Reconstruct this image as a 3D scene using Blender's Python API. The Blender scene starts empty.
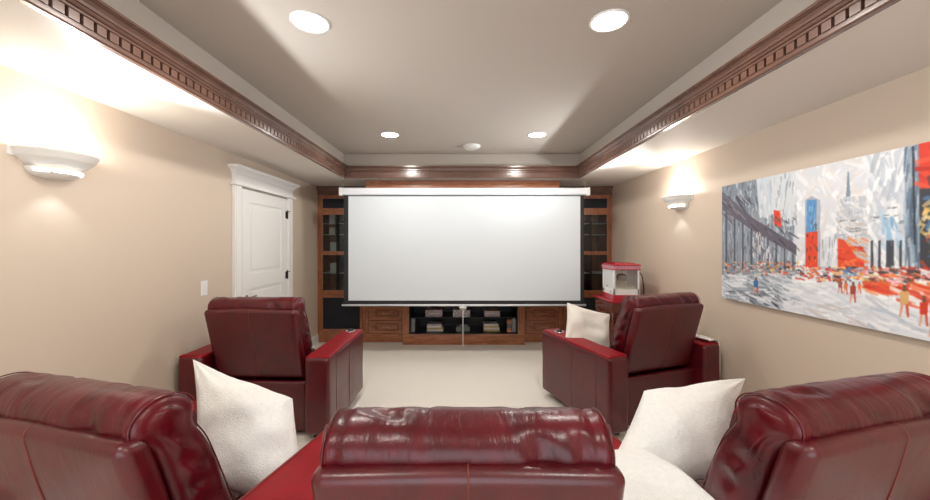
import bpy, bmesh, math, random
import numpy as np
from mathutils import Vector, Matrix, noise
random.seed(7)
C = bpy.context.scene.collection
SC = bpy.context.scene
PI = math.pi

# ---------------------------------------------------------------- camera, world, exposure
F = 360.0
EYE = 1.57
cd = bpy.data.cameras.new('camera'); cam = bpy.data.objects.new('camera', cd); C.objects.link(cam)
cd.sensor_width = 36; cd.lens = 36 * F / 930; cd.clip_start = 0.02
cd.shift_x = 2 / 930; cd.shift_y = -7 / 930
cam.location = (0, 0, EYE); cam.rotation_euler = (PI / 2, 0, 0)
SC.camera = cam
SC.view_settings.view_transform = 'Standard'; SC.view_settings.look = 'None'
SC.view_settings.gamma = 1; SC.view_settings.exposure = 0.56
try: SC.view_settings.use_curve_mapping = False
except Exception: pass
w = bpy.data.worlds.new('world'); SC.world = w; w.use_nodes = True
WB = w.node_tree.nodes['Background']; WB.inputs[0].default_value = (0.88, 0.94, 1.0, 1); WB.inputs[1].default_value = 2.1
SCONCE_W = 9.0; SCONCE_FILL_W = 150.0; SCONCE_DOWN_W = 1.2; CAN_W = 27.0

# ---------------------------------------------------------------- room numbers
XL, XR = -2.30, 2.35
YB, YF = 6.2, -2.4
ZS = EYE + 0.89           # soffit
ZT = EYE + 1.215          # tray ceiling
TXL, TXR, TYB, TYF = -1.63, 1.60, 4.93, -1.5

# ---------------------------------------------------------------- materials
def mat(name, col, rough=0.5, metal=0.0, var=0.0, vscale=8.0, bump=0.0, bscale=60.0, **kw):
    m = bpy.data.materials.new(name); m.use_nodes = True
    nt = m.node_tree; b = nt.nodes['Principled BSDF']
    b.inputs['Base Color'].default_value = (*col, 1); b.inputs['Roughness'].default_value = rough
    b.inputs['Metallic'].default_value = metal
    for k, v in kw.items():
        b.inputs[k.replace('_', ' ')].default_value = v
    tc = nt.nodes.new('ShaderNodeTexCoord')
    if var > 0:
        n = nt.nodes.new('ShaderNodeTexNoise'); n.inputs['Scale'].default_value = vscale; n.inputs['Detail'].default_value = 5
        nt.links.new(tc.outputs['Object'], n.inputs['Vector'])
        r = nt.nodes.new('ShaderNodeValToRGB')
        r.color_ramp.elements[0].position = 0.3; r.color_ramp.elements[1].position = 0.7
        r.color_ramp.elements[0].color = (*[c * (1 - var) for c in col], 1)
        r.color_ramp.elements[1].color = (*[min(1, c * (1 + var)) for c in col], 1)
        nt.links.new(n.outputs['Fac'], r.inputs['Fac']); nt.links.new(r.outputs['Color'], b.inputs['Base Color'])
    if bump > 0:
        n = nt.nodes.new('ShaderNodeTexNoise'); n.inputs['Scale'].default_value = bscale; n.inputs['Detail'].default_value = 4
        nt.links.new(tc.outputs['Object'], n.inputs['Vector'])
        bp = nt.nodes.new('ShaderNodeBump'); bp.inputs['Strength'].default_value = bump; bp.inputs['Distance'].default_value = 0.01
        nt.links.new(n.outputs['Fac'], bp.inputs['Height']); nt.links.new(bp.outputs['Normal'], b.inputs['Normal'])
    return m

def emis(name, col, s):
    m = mat(name, (0.9, 0.9, 0.9)); b = m.node_tree.nodes['Principled BSDF']
    b.inputs['Emission Color'].default_value = (*col, 1); b.inputs['Emission Strength'].default_value = s
    return m

def leather(name, dark, light, rough, wr, coat=.15, ior=1.42):
    m = bpy.data.materials.new(name); m.use_nodes = True
    nt = m.node_tree; L = nt.links; b = nt.nodes['Principled BSDF']
    tc = nt.nodes.new('ShaderNodeTexCoord')
    n = nt.nodes.new('ShaderNodeTexNoise'); n.inputs['Scale'].default_value = 7; n.inputs['Detail'].default_value = 8; n.inputs['Roughness'].default_value = 0.65
    n.inputs['Distortion'].default_value = 0.6
    L.new(tc.outputs['Object'], n.inputs['Vector'])
    r = nt.nodes.new('ShaderNodeValToRGB'); r.color_ramp.elements[0].position = 0.33; r.color_ramp.elements[1].position = 0.72
    r.color_ramp.elements[0].color = (*dark, 1); r.color_ramp.elements[1].color = (*light, 1)
    L.new(n.outputs['Fac'], r.inputs['Fac']); L.new(r.outputs['Color'], b.inputs['Base Color'])
    rr = nt.nodes.new('ShaderNodeMapRange'); rr.inputs['To Min'].default_value = rough - 0.07; rr.inputs['To Max'].default_value = rough + 0.12
    L.new(n.outputs['Fac'], rr.inputs['Value']); L.new(rr.outputs['Result'], b.inputs['Roughness'])
    # creases: stretched ridged noise, plus a pebble grain
    mp = nt.nodes.new('ShaderNodeMapping'); mp.inputs['Scale'].default_value = (26, 7, 7); mp.inputs['Rotation'].default_value = (0.2, 0.5, 0.2)
    L.new(tc.outputs['Object'], mp.inputs['Vector'])
    w1 = nt.nodes.new('ShaderNodeTexNoise'); w1.inputs['Scale'].default_value = 1; w1.inputs['Detail'].default_value = 3; w1.inputs['Distortion'].default_value = 0.8
    L.new(mp.outputs['Vector'], w1.inputs['Vector'])
    v = nt.nodes.new('ShaderNodeTexVoronoi'); v.inputs['Scale'].default_value = 230
    L.new(tc.outputs['Object'], v.inputs['Vector'])
    b1 = nt.nodes.new('ShaderNodeBump'); b1.inputs['Strength'].default_value = wr; b1.inputs['Distance'].default_value = 0.012
    L.new(w1.outputs['Fac'], b1.inputs['Height'])
    b2 = nt.nodes.new('ShaderNodeBump'); b2.inputs['Strength'].default_value = 0.12; b2.inputs['Distance'].default_value = 0.002
    L.new(v.outputs['Distance'], b2.inputs['Height']); L.new(b1.outputs['Normal'], b2.inputs['Normal'])
    L.new(b2.outputs['Normal'], b.inputs['Normal'])
    b.inputs['IOR'].default_value = ior; b.inputs['Coat Weight'].default_value = coat; b.inputs['Coat Roughness'].default_value = 0.25
    return m

def woodmat(name, dark, light, rough=0.3, scale=(3, 3, 22)):
    m = bpy.data.materials.new(name); m.use_nodes = True
    nt = m.node_tree; L = nt.links; b = nt.nodes['Principled BSDF']
    tc = nt.nodes.new('ShaderNodeTexCoord'); mp = nt.nodes.new('ShaderNodeMapping'); mp.inputs['Scale'].default_value = scale
    L.new(tc.outputs['Object'], mp.inputs['Vector'])
    n = nt.nodes.new('ShaderNodeTexNoise'); n.inputs['Scale'].default_value = 1.6; n.inputs['Detail'].default_value = 6; n.inputs['Distortion'].default_value = 1.2
    L.new(mp.outputs['Vector'], n.inputs['Vector'])
    r = nt.nodes.new('ShaderNodeValToRGB'); r.color_ramp.elements[0].position = 0.3; r.color_ramp.elements[1].position = 0.7
    r.color_ramp.elements[0].color = (*dark, 1); r.color_ramp.elements[1].color = (*light, 1)
    L.new(n.outputs['Fac'], r.inputs['Fac']); L.new(r.outputs['Color'], b.inputs['Base Color'])
    b.inputs['Roughness'].default_value = rough; b.inputs['Coat Weight'].default_value = 0.3; b.inputs['Coat Roughness'].default_value = 0.15
    return m

def glassmat(name, tint=(1, 1, 1), ior=1.45):
    m = bpy.data.materials.new(name); m.use_nodes = True
    nt = m.node_tree; L = nt.links; nt.nodes.remove(nt.nodes['Principled BSDF'])
    t = nt.nodes.new('ShaderNodeBsdfTransparent'); t.inputs[0].default_value = (*tint, 1)
    g = nt.nodes.new('ShaderNodeBsdfGlossy'); g.inputs['Roughness'].default_value = 0.02
    fr = nt.nodes.new('ShaderNodeFresnel'); fr.inputs[0].default_value = ior
    mx = nt.nodes.new('ShaderNodeMixShader')
    L.new(fr.outputs[0], mx.inputs[0]); L.new(t.outputs[0], mx.inputs[1]); L.new(g.outputs[0], mx.inputs[2])
    L.new(mx.outputs[0], nt.nodes['Material Output'].inputs['Surface'])
    return m

M = dict(
    wall=mat('beige_wall_paint', (0.61, 0.505, 0.405), 0.62, bump=0.05, bscale=160),
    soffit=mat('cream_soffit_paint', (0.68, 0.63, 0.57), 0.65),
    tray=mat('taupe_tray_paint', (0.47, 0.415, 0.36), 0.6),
    carpet=mat('cream_carpet', (0.82, 0.78, 0.71), 0.95, var=0.03, vscale=60, bump=0.4, bscale=420),
    white=mat('white_trim_paint', (0.80, 0.79, 0.77), 0.35),
    plaster=mat('white_plaster', (0.78, 0.76, 0.72), 0.5),
    leather=leather('oxblood_leather', (0.042, 0.0012, 0.004), (0.125, 0.002, 0.008), 0.28, 0.35),
    leather_flat=leather('oxblood_leather_smooth', (0.060, 0.0012, 0.004), (0.105, 0.002, 0.007), 0.33, 0.10, .35, 1.48),
    leather_lit=leather('top_lit_red_leather', (0.20, 0.003, 0.008), (0.29, 0.005, 0.012), 0.42, 0.10, .03, 1.3),  # leather of the upward tops, stronger light put into its colour
    thread=mat('tan_red_seam_thread', (0.17, 0.035, 0.022), 0.6),
    foot=mat('black_foot', (0.02, 0.018, 0.016), 0.5),
    fuzzy=mat('white_boucle_fabric', (0.80, 0.80, 0.78), 0.95, var=0.04, vscale=60, bump=0.4, bscale=170, Sheen_Weight=0.4),
    cotton=mat('off_white_cotton', (0.80, 0.76, 0.69), 0.9, bump=0.25, bscale=90, Sheen_Weight=0.2),
    wood=woodmat('reddish_brown_wood', (0.21, 0.066, 0.028), (0.43, 0.16, 0.070), scale=(22, 22, 3)),
    wood_h=woodmat('reddish_brown_wood_flat_grain', (0.22, 0.070, 0.030), (0.46, 0.175, 0.078), scale=(3, 3, 22)) ,
    wood_crown=woodmat('dark_walnut_crown_wood', (0.11, 0.056, 0.040), (0.16, 0.083, 0.060), 0.24, (2, 2, 2)),
    groove=mat('dark_wood_groove', (0.035, 0.012, 0.006), 0.5),
    mahogany=woodmat('mahogany_cart_wood', (0.09, 0.028, 0.02), (0.19, 0.065, 0.045), 0.25),
    black=mat('black_satin', (0.012, 0.013, 0.016), 0.35),
    blackcloth=mat('black_speaker_cloth', (0.010, 0.012, 0.018), 0.85),
    screen_white=mat('matte_white_screen', (0.68, 0.735, 0.775), 0.9),
    screen_black=mat('black_screen_border', (0.018, 0.02, 0.022), 0.8),
    alu=mat('white_metal', (0.75, 0.78, 0.82), 0.3),
    chrome=mat('chrome', (0.75, 0.75, 0.77), 0.15, 1.0),
    brass=mat('brushed_nickel_pull', (0.55, 0.42, 0.32), 0.3, 1.0),
    dark_metal=mat('dark_bronze', (0.06, 0.055, 0.05), 0.4, 0.8),
    glass=glassmat('clear_glass'), glass_dark=glassmat('smoked_glass', (0.78, 0.80, 0.79)),
    glass_milky=mat('plastic_panel', (0.85, 0.87, 0.88), 0.2, Alpha=0.7),
    redmetal=mat('red_enamel', (0.42, 0.012, 0.03), 0.22, Coat_Weight=0.5),
    popcorn=mat('popcorn', (0.85, 0.80, 0.66), 0.9, var=0.12, vscale=40, bump=1.0, bscale=60),
    paper=mat('white_paper', (0.85, 0.84, 0.80), 0.6), paper_y=mat('yellow_paper', (0.62, 0.48, 0.20), 0.6),
    greybox=mat('grey_mauve_card', (0.50, 0.42, 0.44), 0.5, var=0.3, vscale=30), green=mat('grey_green_plastic', (0.22, 0.25, 0.22), 0.5),
    speckle=mat('black_white_speckle', (0.50, 0.46, 0.48), 0.5, var=0.8, vscale=45),
    orange=mat('salmon_wax', (0.70, 0.30, 0.18), 0.5),
    lamp=emis('lamp_glow', (1, 0.93, 0.82), 28.0), lamp_cool=emis('lamp_glow_cool', (0.86, 0.94, 1.0), 5.0),
    grey=mat('grey_plastic', (0.3, 0.31, 0.32), 0.4),
)

# ---------------------------------------------------------------- mesh helpers
class MB:
    def __init__(s): s.v = []; s.f = []; s.mi = []; s.sm = []
    def add(s, vs, fs, mi=0, smooth=False):
        o = len(s.v); s.v += [tuple(v) for v in vs]; s.f += [tuple(i + o for i in f) for f in fs]
        s.mi += [mi] * len(fs); s.sm += [smooth] * len(fs)
    def box(s, x0, x1, y0, y1, z0, z1, mi=0, b=0.0):
        bm = bmesh.new()
        v = [bm.verts.new((x, y, z)) for x in (x0, x1) for y in (y0, y1) for z in (z0, z1)]
        for q in ((0, 1, 3, 2), (4, 6, 7, 5), (0, 4, 5, 1), (2, 3, 7, 6), (0, 2, 6, 4), (1, 5, 7, 3)):
            bm.faces.new([v[i] for i in q])
        if b > 0: bmesh.ops.bevel(bm, geom=bm.edges[:], offset=b, segments=2, profile=0.5, affect='EDGES')
        s.addbm(bm, mi)
    def addbm(s, bm, mi=0, smooth=False):
        bm.normal_update(); bm.verts.index_update()
        s.add([v.co.copy() for v in bm.verts], [[v.index for v in f.verts] for f in bm.faces], mi, smooth); bm.free()
    def prism(s, pts, z0, z1, mi=0, b=0.0, seg=4, smooth=False):
        bm = bmesh.new()
        lo = [bm.verts.new((p[0], p[1], z0)) for p in pts]; hi = [bm.verts.new((p[0], p[1], z1)) for p in pts]
        bm.faces.new(list(reversed(lo))); bm.faces.new(hi); n = len(pts)
        for i in range(n): bm.faces.new((lo[i], lo[(i + 1) % n], hi[(i + 1) % n], hi[i]))
        bmesh.ops.recalc_face_normals(bm, faces=bm.faces[:])
        if b > 0: bmesh.ops.bevel(bm, geom=bm.edges[:], offset=b, segments=seg, profile=0.5, affect='EDGES')
        s.addbm(bm, mi, smooth)
    def lathe(s, prof, cen=(0, 0, 0), a0=0, a1=2 * PI, n=32, mi=0, ax='Z', smooth=True):
        full = abs(a1 - a0 - 2 * PI) < 1e-6; m = n if full else n + 1
        vs = []
        for i in range(m):
            a = a0 + (a1 - a0) * i / n
            for (r, z) in prof:
                p = (r * math.cos(a), r * math.sin(a), z)
                if ax == 'Y': p = (p[0], p[2], p[1])
                if ax == 'X': p = (p[2], p[0], p[1])
                vs.append((p[0] + cen[0], p[1] + cen[1], p[2] + cen[2]))
        k = len(prof); fs = []
        for i in range(n):
            j = (i + 1) % m
            for q in range(k - 1): fs.append((i * k + q, j * k + q, j * k + q + 1, i * k + q + 1))
        s.add(vs, fs, mi, smooth)
    def cyl(s, cen, r, h, ax='Z', n=24, mi=0, r2=None):
        r2 = r if r2 is None else r2
        s.lathe([(1e-4, 0), (r, 0), (r, 0), (r2, h), (r2, h), (1e-4, h)], cen, n=n, mi=mi, ax=ax, smooth=True)
    def tube(s, pts, r, n=8, mi=0):
        pts = [Vector(p) for p in pts]; vs = []; k = len(pts)
        for i, p in enumerate(pts):
            t = (pts[min(i + 1, k - 1)] - pts[max(i - 1, 0)]).normalized()
            u = t.orthogonal().normalized() if i == 0 else (u - t * u.dot(t)).normalized()
            w_ = t.cross(u)
            for j in range(n):
                a = 2 * PI * j / n; vs.append(p + (u * math.cos(a) + w_ * math.sin(a)) * r)
        fs = [(i * n + j, i * n + (j + 1) % n, (i + 1) * n + (j + 1) % n, (i + 1) * n + j) for i in range(k - 1) for j in range(n)]
        fs += [tuple(reversed(range(n))), tuple(range((k - 1) * n, k * n))]
        s.add(vs, fs, mi, True)
    def build(s, name, mats, parent=None, kind=None):
        if not isinstance(mats, (list, tuple)): mats = [mats]
        me = bpy.data.meshes.new(name); me.from_pydata(s.v, [], s.f); 
        for m in mats: me.materials.append(m)
        me.polygons.foreach_set('material_index', s.mi); me.polygons.foreach_set('use_smooth', s.sm)
        bm = bmesh.new(); bm.from_mesh(me); bmesh.ops.recalc_face_normals(bm, faces=bm.faces[:]); bm.to_mesh(me); bm.free()
        me.update()
        o = bpy.data.objects.new(name, me); C.objects.link(o)
        if parent is not None: o.parent = parent
        if kind: o['kind'] = kind
        return o

def soft(mb, size, cen, r, n=(8, 8, 8), fn=None, amp=0.0, ns=6.0, mi=0, seed=0):
    """rounded, slightly puffed box with noise displacement"""
    cs = []
    for a in range(3):
        h = size[a] / 2; inner = max(h - r, 1e-4)
        c = [inner * (2 * i / n[a] - 1) for i in range(n[a] + 1)]
        e = [inner + r * math.tan(math.radians(t)) for t in (11.25, 22.5, 33.75, 45)]
        cs.append([-x for x in reversed(e)] + c + e)
    idx = {}; vs = []; fs = []
    inn = [max(s_ / 2 - r, 1e-4) for s_ in size]
    def vid(i, j, k):
        key = (i, j, k)
        if key in idx: return idx[key]
        q = Vector((cs[0][i], cs[1][j], cs[2][k]))
        c = Vector([max(-inn[a], min(inn[a], q[a])) for a in range(3)])
        d = (q - c).normalized(); p = c + d * r
        if fn: p = Vector(fn(p, d))
        p = p + Vector(cen)
        if amp:
            s_ = noise.noise_vector(p * ns + Vector((seed, seed * 2, 0))).x
            p = p + d * amp * s_
        idx[key] = len(vs); vs.append(p); return idx[key]
    L = [len(c) - 1 for c in cs]
    for i in range(L[0]):
        for j in range(L[1]):
            for k in (0, L[2]):
                f = [vid(i, j, k), vid(i + 1, j, k), vid(i + 1, j + 1, k), vid(i, j + 1, k)]; fs.append(f)
    for i in range(L[0]):
        for k in range(L[2]):
            for j in (0, L[1]):
                fs.append([vid(i, j, k), vid(i + 1, j, k), vid(i + 1, j, k + 1), vid(i, j, k + 1)])
    for j in range(L[1]):
        for k in range(L[2]):
            for i in (0, L[0]):
                fs.append([vid(i, j, k), vid(i, j + 1, k), vid(i, j + 1, k + 1), vid(i, j, k + 1)])
    mb.add(vs, fs, mi, True)

def empty(name, loc, rz=0.0, label=None, cat=None, group=None, kind=None):
    o = bpy.data.objects.new(name, None); C.objects.link(o); o.location = loc; o.rotation_euler = (0, 0, rz)
    o.empty_display_size = 0.1
    return tag(o, label, cat, group, kind)
def tag(o, label=None, cat=None, group=None, kind=None):
    if label: o['label'] = label
    if cat: o['category'] = cat
    if group: o['group'] = group
    if kind: o['kind'] = kind
    return o
def dup(root, loc, rz=None, label=None):
    r = root.copy(); C.objects.link(r); r.location = loc
    if rz is not None: r.rotation_euler = (0, 0, rz)
    if label: r['label'] = label
    for ch in list(root.children):
        c = ch.copy(); C.objects.link(c); c.parent = r
        for g in list(ch.children):
            d = g.copy(); C.objects.link(d); d.parent = c
    return r
def sstep(a, b, x):
    t = max(0, min(1, (x - a) / (b - a))); return t * t * (3 - 2 * t)

# ================================================================ SETTING
m = MB(); m.box(XL - .1, XR + .1, YF, YB + .1, -.1, 0); m.build('floor', M['carpet'], kind='structure')
m = MB(); m.box(XL - .12, XL, YF, YB, 0, ZS + .5); m.build('wall_left', M['wall'], kind='structure')
m = MB(); m.box(XR, XR + .12, YF, YB, 0, ZS + .5); m.build('wall_right', M['wall'], kind='structure')
m = MB(); m.box(XL - .12, XR + .12, YB, YB + .12, 0, ZS + .5); m.build('wall_back', M['wall'], kind='structure')
m = MB()   # rear wall, its broad opening added to let in fill light from the world
m.box(XL - .12, -1.7, YF - .12, YF, 0, ZS + .5); m.box(1.7, XR + .12, YF - .12, YF, 0, ZS + .5); m.box(-1.7, 1.7, YF - .12, YF, 2.3, ZS + .5)
m.build('wall_front', M['wall'], kind='structure')
m = MB()   # soffit ring
m.box(XL, TXL, YF, YB, ZS, ZS + .08); m.box(TXR, XR, YF, YB, ZS, ZS + .08)
m.box(TXL, TXR, TYB, YB, ZS, ZS + .08); m.box(TXL, TXR, YF, TYF, ZS, ZS + .08)
m.build('ceiling_soffit', M['soffit'], kind='structure')
m = MB()
m.box(TXL - .05, TXL, TYF, TYB, ZS + .08, ZT); m.box(TXR, TXR + .05, TYF, TYB, ZS + .08, ZT)
m.box(TXL - .05, TXR + .05, TYB, TYB + .05, ZS + .08, ZT); m.box(TXL - .05, TXR + .05, TYF - .05, TYF, ZS + .08, ZT)
m.box(TXL - .1, TXR + .1, TYF - .1, TYB + .1, ZT, ZT + .1)
m.build('ceiling', M['tray'], kind='structure')

# crown moulding round the tray: profile (projection from tray face, height above soffit)
prof = [(0.0, -.004), (.026, -.004), (.034, .002), (.034, .016), (.028, .021), (.028, .026), (.016, .026), (.016, .068), (.034, .068),
        (.038, .071), (.038, .078), (.026, .080), (.026, .086), (.034, .090), (.040, .098), (.040, .103), (.048, .103), (.048, .110), (.042, .112), (.044, .120), (.056, .130), (.066, .134), (.070, .134), (.070, .139), (.078, .139), (.078, .152), (.0, .152)]
def crown(name, pts, inward, mat_, z0, prof=prof, dent=(.026, .066, .034)):
    """pts: open polyline on the face; inward: inward normal of each run"""
    m = MB(); n = len(pts); rings = []
    for i, p in enumerate(pts):
        ns = []
        if i > 0: ns.append(Vector(inward[i - 1]))
        if i < n - 1: ns.append(Vector(inward[i]))
        off = ns[0] if len(ns) == 1 else ns[0] + ns[1]
        rings.append([(p[0] + off[0] * d, p[1] + off[1] * d, z0 + h) for d, h in prof])
    k = len(prof)
    vs = [v for r_ in rings for v in r_]
    fs = [(i * k + q, (i + 1) * k + q, (i + 1) * k + (q + 1) % k, i * k + (q + 1) % k) for i in range(n - 1) for q in range(k)]
    fs += [tuple(range(k)), tuple(range((n - 1) * k, n * k))]
    m.add(vs, fs)
    if dent:
        for i in range(n - 1):
            a, b = Vector(pts[i]), Vector(pts[i + 1]); L = (b - a).length; t = (b - a) / L; nn = Vector(inward[i])
            c = int((L - .1) / .057)
            for j in range(c):
                s0 = .05 + j * .057; p0 = a + t * s0; p1 = a + t * (s0 + .042)
                q = [p0, p1, p1 + nn * dent[2], p0 + nn * dent[2]]
                v = [(x[0], x[1], z0 + dent[0]) for x in q] + [(x[0], x[1], z0 + dent[1]) for x in q]
                m.add(v, [(3, 2, 1, 0), (4, 5, 6, 7), (1, 2, 6, 5), (2, 3, 7, 6), (3, 0, 4, 7)])
    return m.build(name, mat_, kind='structure')
crown('trim_1', [(TXL, TYF), (TXL, TYB)], [(1, 0)], M['wood_crown'], ZS)
crown('trim_2', [(TXL, TYB), (TXR, TYB)], [(0, -1)], M['wood_crown'], ZS)
crown('trim_3', [(TXR, TYB), (TXR, TYF)], [(-1, 0)], M['wood_crown'], ZS)

def baseboard(name, x0, x1, y0, y1, s):
    m = MB()
    for a, b in ((y0, y1),):
        if s > 0: m.box(x0, x1, a, b, 0, .11, 0); m.box(x0, x0 + (x1 - x0) * .6, a, b, .11, .135)
        else: m.box(x0, x1, a, b, 0, .11, 0); m.box(x1 - (x1 - x0) * .6, x1, a, b, .11, .135)
    m.build(name, M['white'], kind='structure')
baseboard('baseboard_left', XL, XL + .018, YF, 3.55, 1)
baseboard('baseboard_left_far', XL, XL + .018, 4.84, 5.70, 1)
baseboard('baseboard_right', XR - .018, XR, YF, 5.70, -1)

# ---- door on the left wall
d = empty('door_1', (XL, 4.17, 0), kind='structure')
def L(y): return y - 4.17
m = MB(); m.box(.0, .018, L(3.70), L(4.64), .01, 2.13)
for a, b, z0, z1 in ((3.70, 3.83, .01, 2.13), (4.51, 4.64, .01, 2.13), (3.83, 4.51, 2.0, 2.13), (3.83, 4.51, 1.08, 1.24), (3.83, 4.51, .01, .24)):
    m.box(.018, .03, L(a), L(b), z0, z1)
for z0, z1 in ((1.24, 2.0), (.24, 1.08)): m.box(.018, .027, L(3.87), L(4.47), z0 + .04, z1 - .04, b=.004)
m.build('door_panel', M['white'], d)
m = MB()
for a, b in ((3.58, 3.69), (4.65, 4.79)):
    m.box(0, .035, L(a), L(b), 0, 2.15, b=.004); m.box(.035, .045, L(a) + .015, L(b) - .015, 0, 2.15, b=.004)
m.build('casing', M['white'], d)
m = MB()   # entablature: bead, frieze, cornice with returns
m.box(0, .065, L(3.55), L(4.83), 2.15, 2.175, b=.005); m.box(0, .04, L(3.58), L(4.79), 2.175, 2.275)
pr = [(.04, 2.265), (.05, 2.272), (.055, 2.285), (.075, 2.305), (.10, 2.318), (.105, 2.325), (.105, 2.345)]
for i in range(len(pr) - 1):
    (d0, z0), (d1, z1) = pr[i], pr[i + 1]; e0, e1 = d0 - .04, d1 - .04; a, b = L(3.58), L(4.79)
    r0 = [(0, a - e0, z0), (d0, a - e0, z0), (d0, b + e0, z0), (0, b + e0, z0)]; r1 = [(0, a - e1, z1), (d1, a - e1, z1), (d1, b + e1, z1), (0, b + e1, z1)]
    m.add(r0 + r1, [(0, 1, 5, 4), (1, 2, 6, 5), (2, 3, 7, 6)])
m.add([(0, L(3.58) - .065, 2.345), (.105, L(3.58) - .065, 2.345), (.105, L(4.79) + .065, 2.345), (0, L(4.79) + .065, 2.345)], [(0, 1, 2, 3)])
m.build('door_header', M['white'], d)
m = MB(); m.cyl((.03, L(3.76), 1.0), .026, .012, 'X'); m.tube([(.042, L(3.76), 1.0), (.07, L(3.76), 1.0), (.078, L(3.78), 1.0), (.078, L(3.87), 1.005)], .009)
m.build('door_handle', M['chrome'], d)
for z in (.30, 1.16, 1.93):
    m = MB(); m.cyl((.036, L(4.645), z - .05), .008, .10, 'Z', 12); m.box(.03, .034, L(4.60), L(4.645), z - .045, z + .045); m.cyl((.036, L(4.645), z + .05), .005, .012)
    m.tube([(.036, L(4.645), z + .045), (.07, L(4.645), z + .045)], .004)
    m.build('hinge', M['dark_metal'], d)

m = MB(); m.box(XL, XL + .006, 3.155, 3.235, 1.105, 1.235, b=.002)
sw = m.build('light_switch', M['white']); tag(sw, 'small white light switch plate on the left wall beside the door', 'light switch')
m = MB(); m.box(XL + .006, XL + .010, 3.178, 3.212, 1.135, 1.205, b=.001); m.build('rocker', M['white'], sw)

# ================================================================ CEILING FIXTURES
def downlight(x, y, label):
    t = empty('recessed_downlight', (x, y, ZT), 0, label, 'ceiling light', 'recessed downlights in the tray ceiling')
    m = MB(); m.lathe([(.088, -.001), (.090, -.006), (.100, -.006), (.104, -.001), (.104, 0)], n=40); m.build('trim_ring', M['white'], t)
    m = MB(); m.lathe([(.0001, -.003), (.05, -.008), (.088, -.002)], n=32); m.build('lamp', M['lamp'], t)
    ld = bpy.data.lights.new('downlight_beam', 'SPOT'); ld.energy = CAN_W; ld.spot_size = math.radians(172); ld.spot_blend = .25
    ld.shadow_soft_size = .06; ld.color = (1, .955, .90)
    lo = bpy.data.objects.new('downlight_beam', ld); C.objects.link(lo); lo.parent = t; lo.location = (0, 0, -.03)
for x, y, l in ((-.84, 1.98, 'nearer left recessed downlight, large glowing disc in the tray ceiling'),
                (.80, 1.97, 'nearer right recessed downlight, large glowing disc in the tray ceiling'),
                (-.82, 4.04, 'far left recessed downlight above the left end of the screen'),
                (.83, 4.04, 'far right recessed downlight above the right end of the screen'),
                (-.83, -.1, 'left added fill downlight overhead, out of view behind the front seats'),  # this pair is added out of view for extra light from behind
                (.81, -.1, 'right added fill downlight overhead, out of view behind the front seats')):
    downlight(x, y, l)
m = MB(); m.lathe([(.0001, -.035), (.07, -.034), (.098, -.026), (.108, -.010), (.110, 0)], n=40)
for k in (.04, .06, .08): m.lathe([(k, -.0352 + max(0, k - .07) * .25), (k + .004, -.038 + max(0, k - .07) * .3), (k + .008, -.0345 + max(0, k - .07) * .3)], n=40)
o = m.build('smoke_detector', M['plaster']); o.location = (.11, 4.5, ZT); tag(o, 'round white ceiling disc between the two far downlights', 'smoke detector')

def sconce(x, y, side, label):
    z = EYE + .50
    t = empty('wall_sconce', (x, y, z), 0 if side > 0 else PI, label, 'wall sconce', 'plaster half bowl sconces on the side walls')
    R = .192; a0, a1 = -PI / 2, PI / 2
    m = MB()
    m.lathe([(R - .03, .0), (R, .0), (R, -.012), (R - .008, -.016), (R - .008, -.026), (R - .018, -.031), (R - .018, -.040), (R - .026, -.046),
             (R - .045, -.065), (R - .075, -.085), (R - .115, -.102), (R - .120, -.100), (R - .082, -.080), (R - .052, -.060), (R - .036, -.040), (R - .03, .0)], a0=a0, a1=a1, n=40)
    m.build('bowl', M['plaster'], t)
    m = MB(); m.lathe([(.128, -.094), (.120, -.112), (.100, -.130), (.060, -.142), (.0001, -.146), (.0001, -.140), (.058, -.136), (.095, -.125), (.112, -.108), (.120, -.094)], a0=a0, a1=a1, n=32)
    m.build('lower_bowl', M['plaster'], t)
    m = MB()
    for b0, b1 in ((-1.25, -.75), (-.62, .62), (.75, 1.25)):
        m.lathe([(.1225, -.101), (.1265, -.103), (.123, -.114), (.117, -.117)], a0=b0, a1=b1, n=16)
    m.build('glowing_slot', M['lamp_cool'], t)
    m = MB(); m.box(0, .01, -.20, .20, -.05, -.005); m.box(0, .01, -.1, .1, -.12, -.05); m.build('back_plate', M['plaster'], t)
    m = MB(); m.tube([(.09, -.06, -.035), (.09, .06, -.035)], .016, 12); m.build('bulb', M['lamp'], t)
    ld = bpy.data.lights.new('sconce_up_light', 'POINT'); ld.energy = SCONCE_W; ld.shadow_soft_size = .04; ld.color = (1, .96, .90)
    lo = bpy.data.objects.new('sconce_up_light', ld); C.objects.link(lo); lo.parent = t; lo.location = (.10, 0, -.005)
    ld = bpy.data.lights.new('sconce_tray_fill', 'SPOT'); ld.energy = SCONCE_FILL_W; ld.shadow_soft_size = .03; ld.color = (.90, .95, 1)
    ld.spot_size = math.radians(112); ld.spot_blend = 1.0  # extra spot added to brighten the tray ceiling across the room
    lo = bpy.data.objects.new('sconce_tray_fill', ld); C.objects.link(lo); lo.parent = t; lo.location = (.10, 0, -.005); lo.rotation_euler = (0, -math.radians(90 + 0), 0)
    ld = bpy.data.lights.new('sconce_down_light', 'SPOT'); ld.energy = SCONCE_DOWN_W; ld.spot_size = math.radians(100); ld.spot_blend = .5; ld.color = (.85, .93, 1); ld.shadow_soft_size = .02
    lo = bpy.data.objects.new('sconce_down_light', ld); C.objects.link(lo); lo.parent = t; lo.location = (.10, 0, -.155)
sconce(XL, 2.01, 1, 'large white half bowl sconce glowing on the left wall')
sconce(XR, 3.87, -1, 'small white half bowl sconce on the right wall beyond the painting')
sconce(XL, -.6, 1, 'added fill sconce on the left wall, out of view behind the front seats')  # unseen sconces added behind the camera to brighten the room
sconce(XR, -.6, -1, 'added fill sconce on the right wall, out of view behind the front seats')

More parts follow.
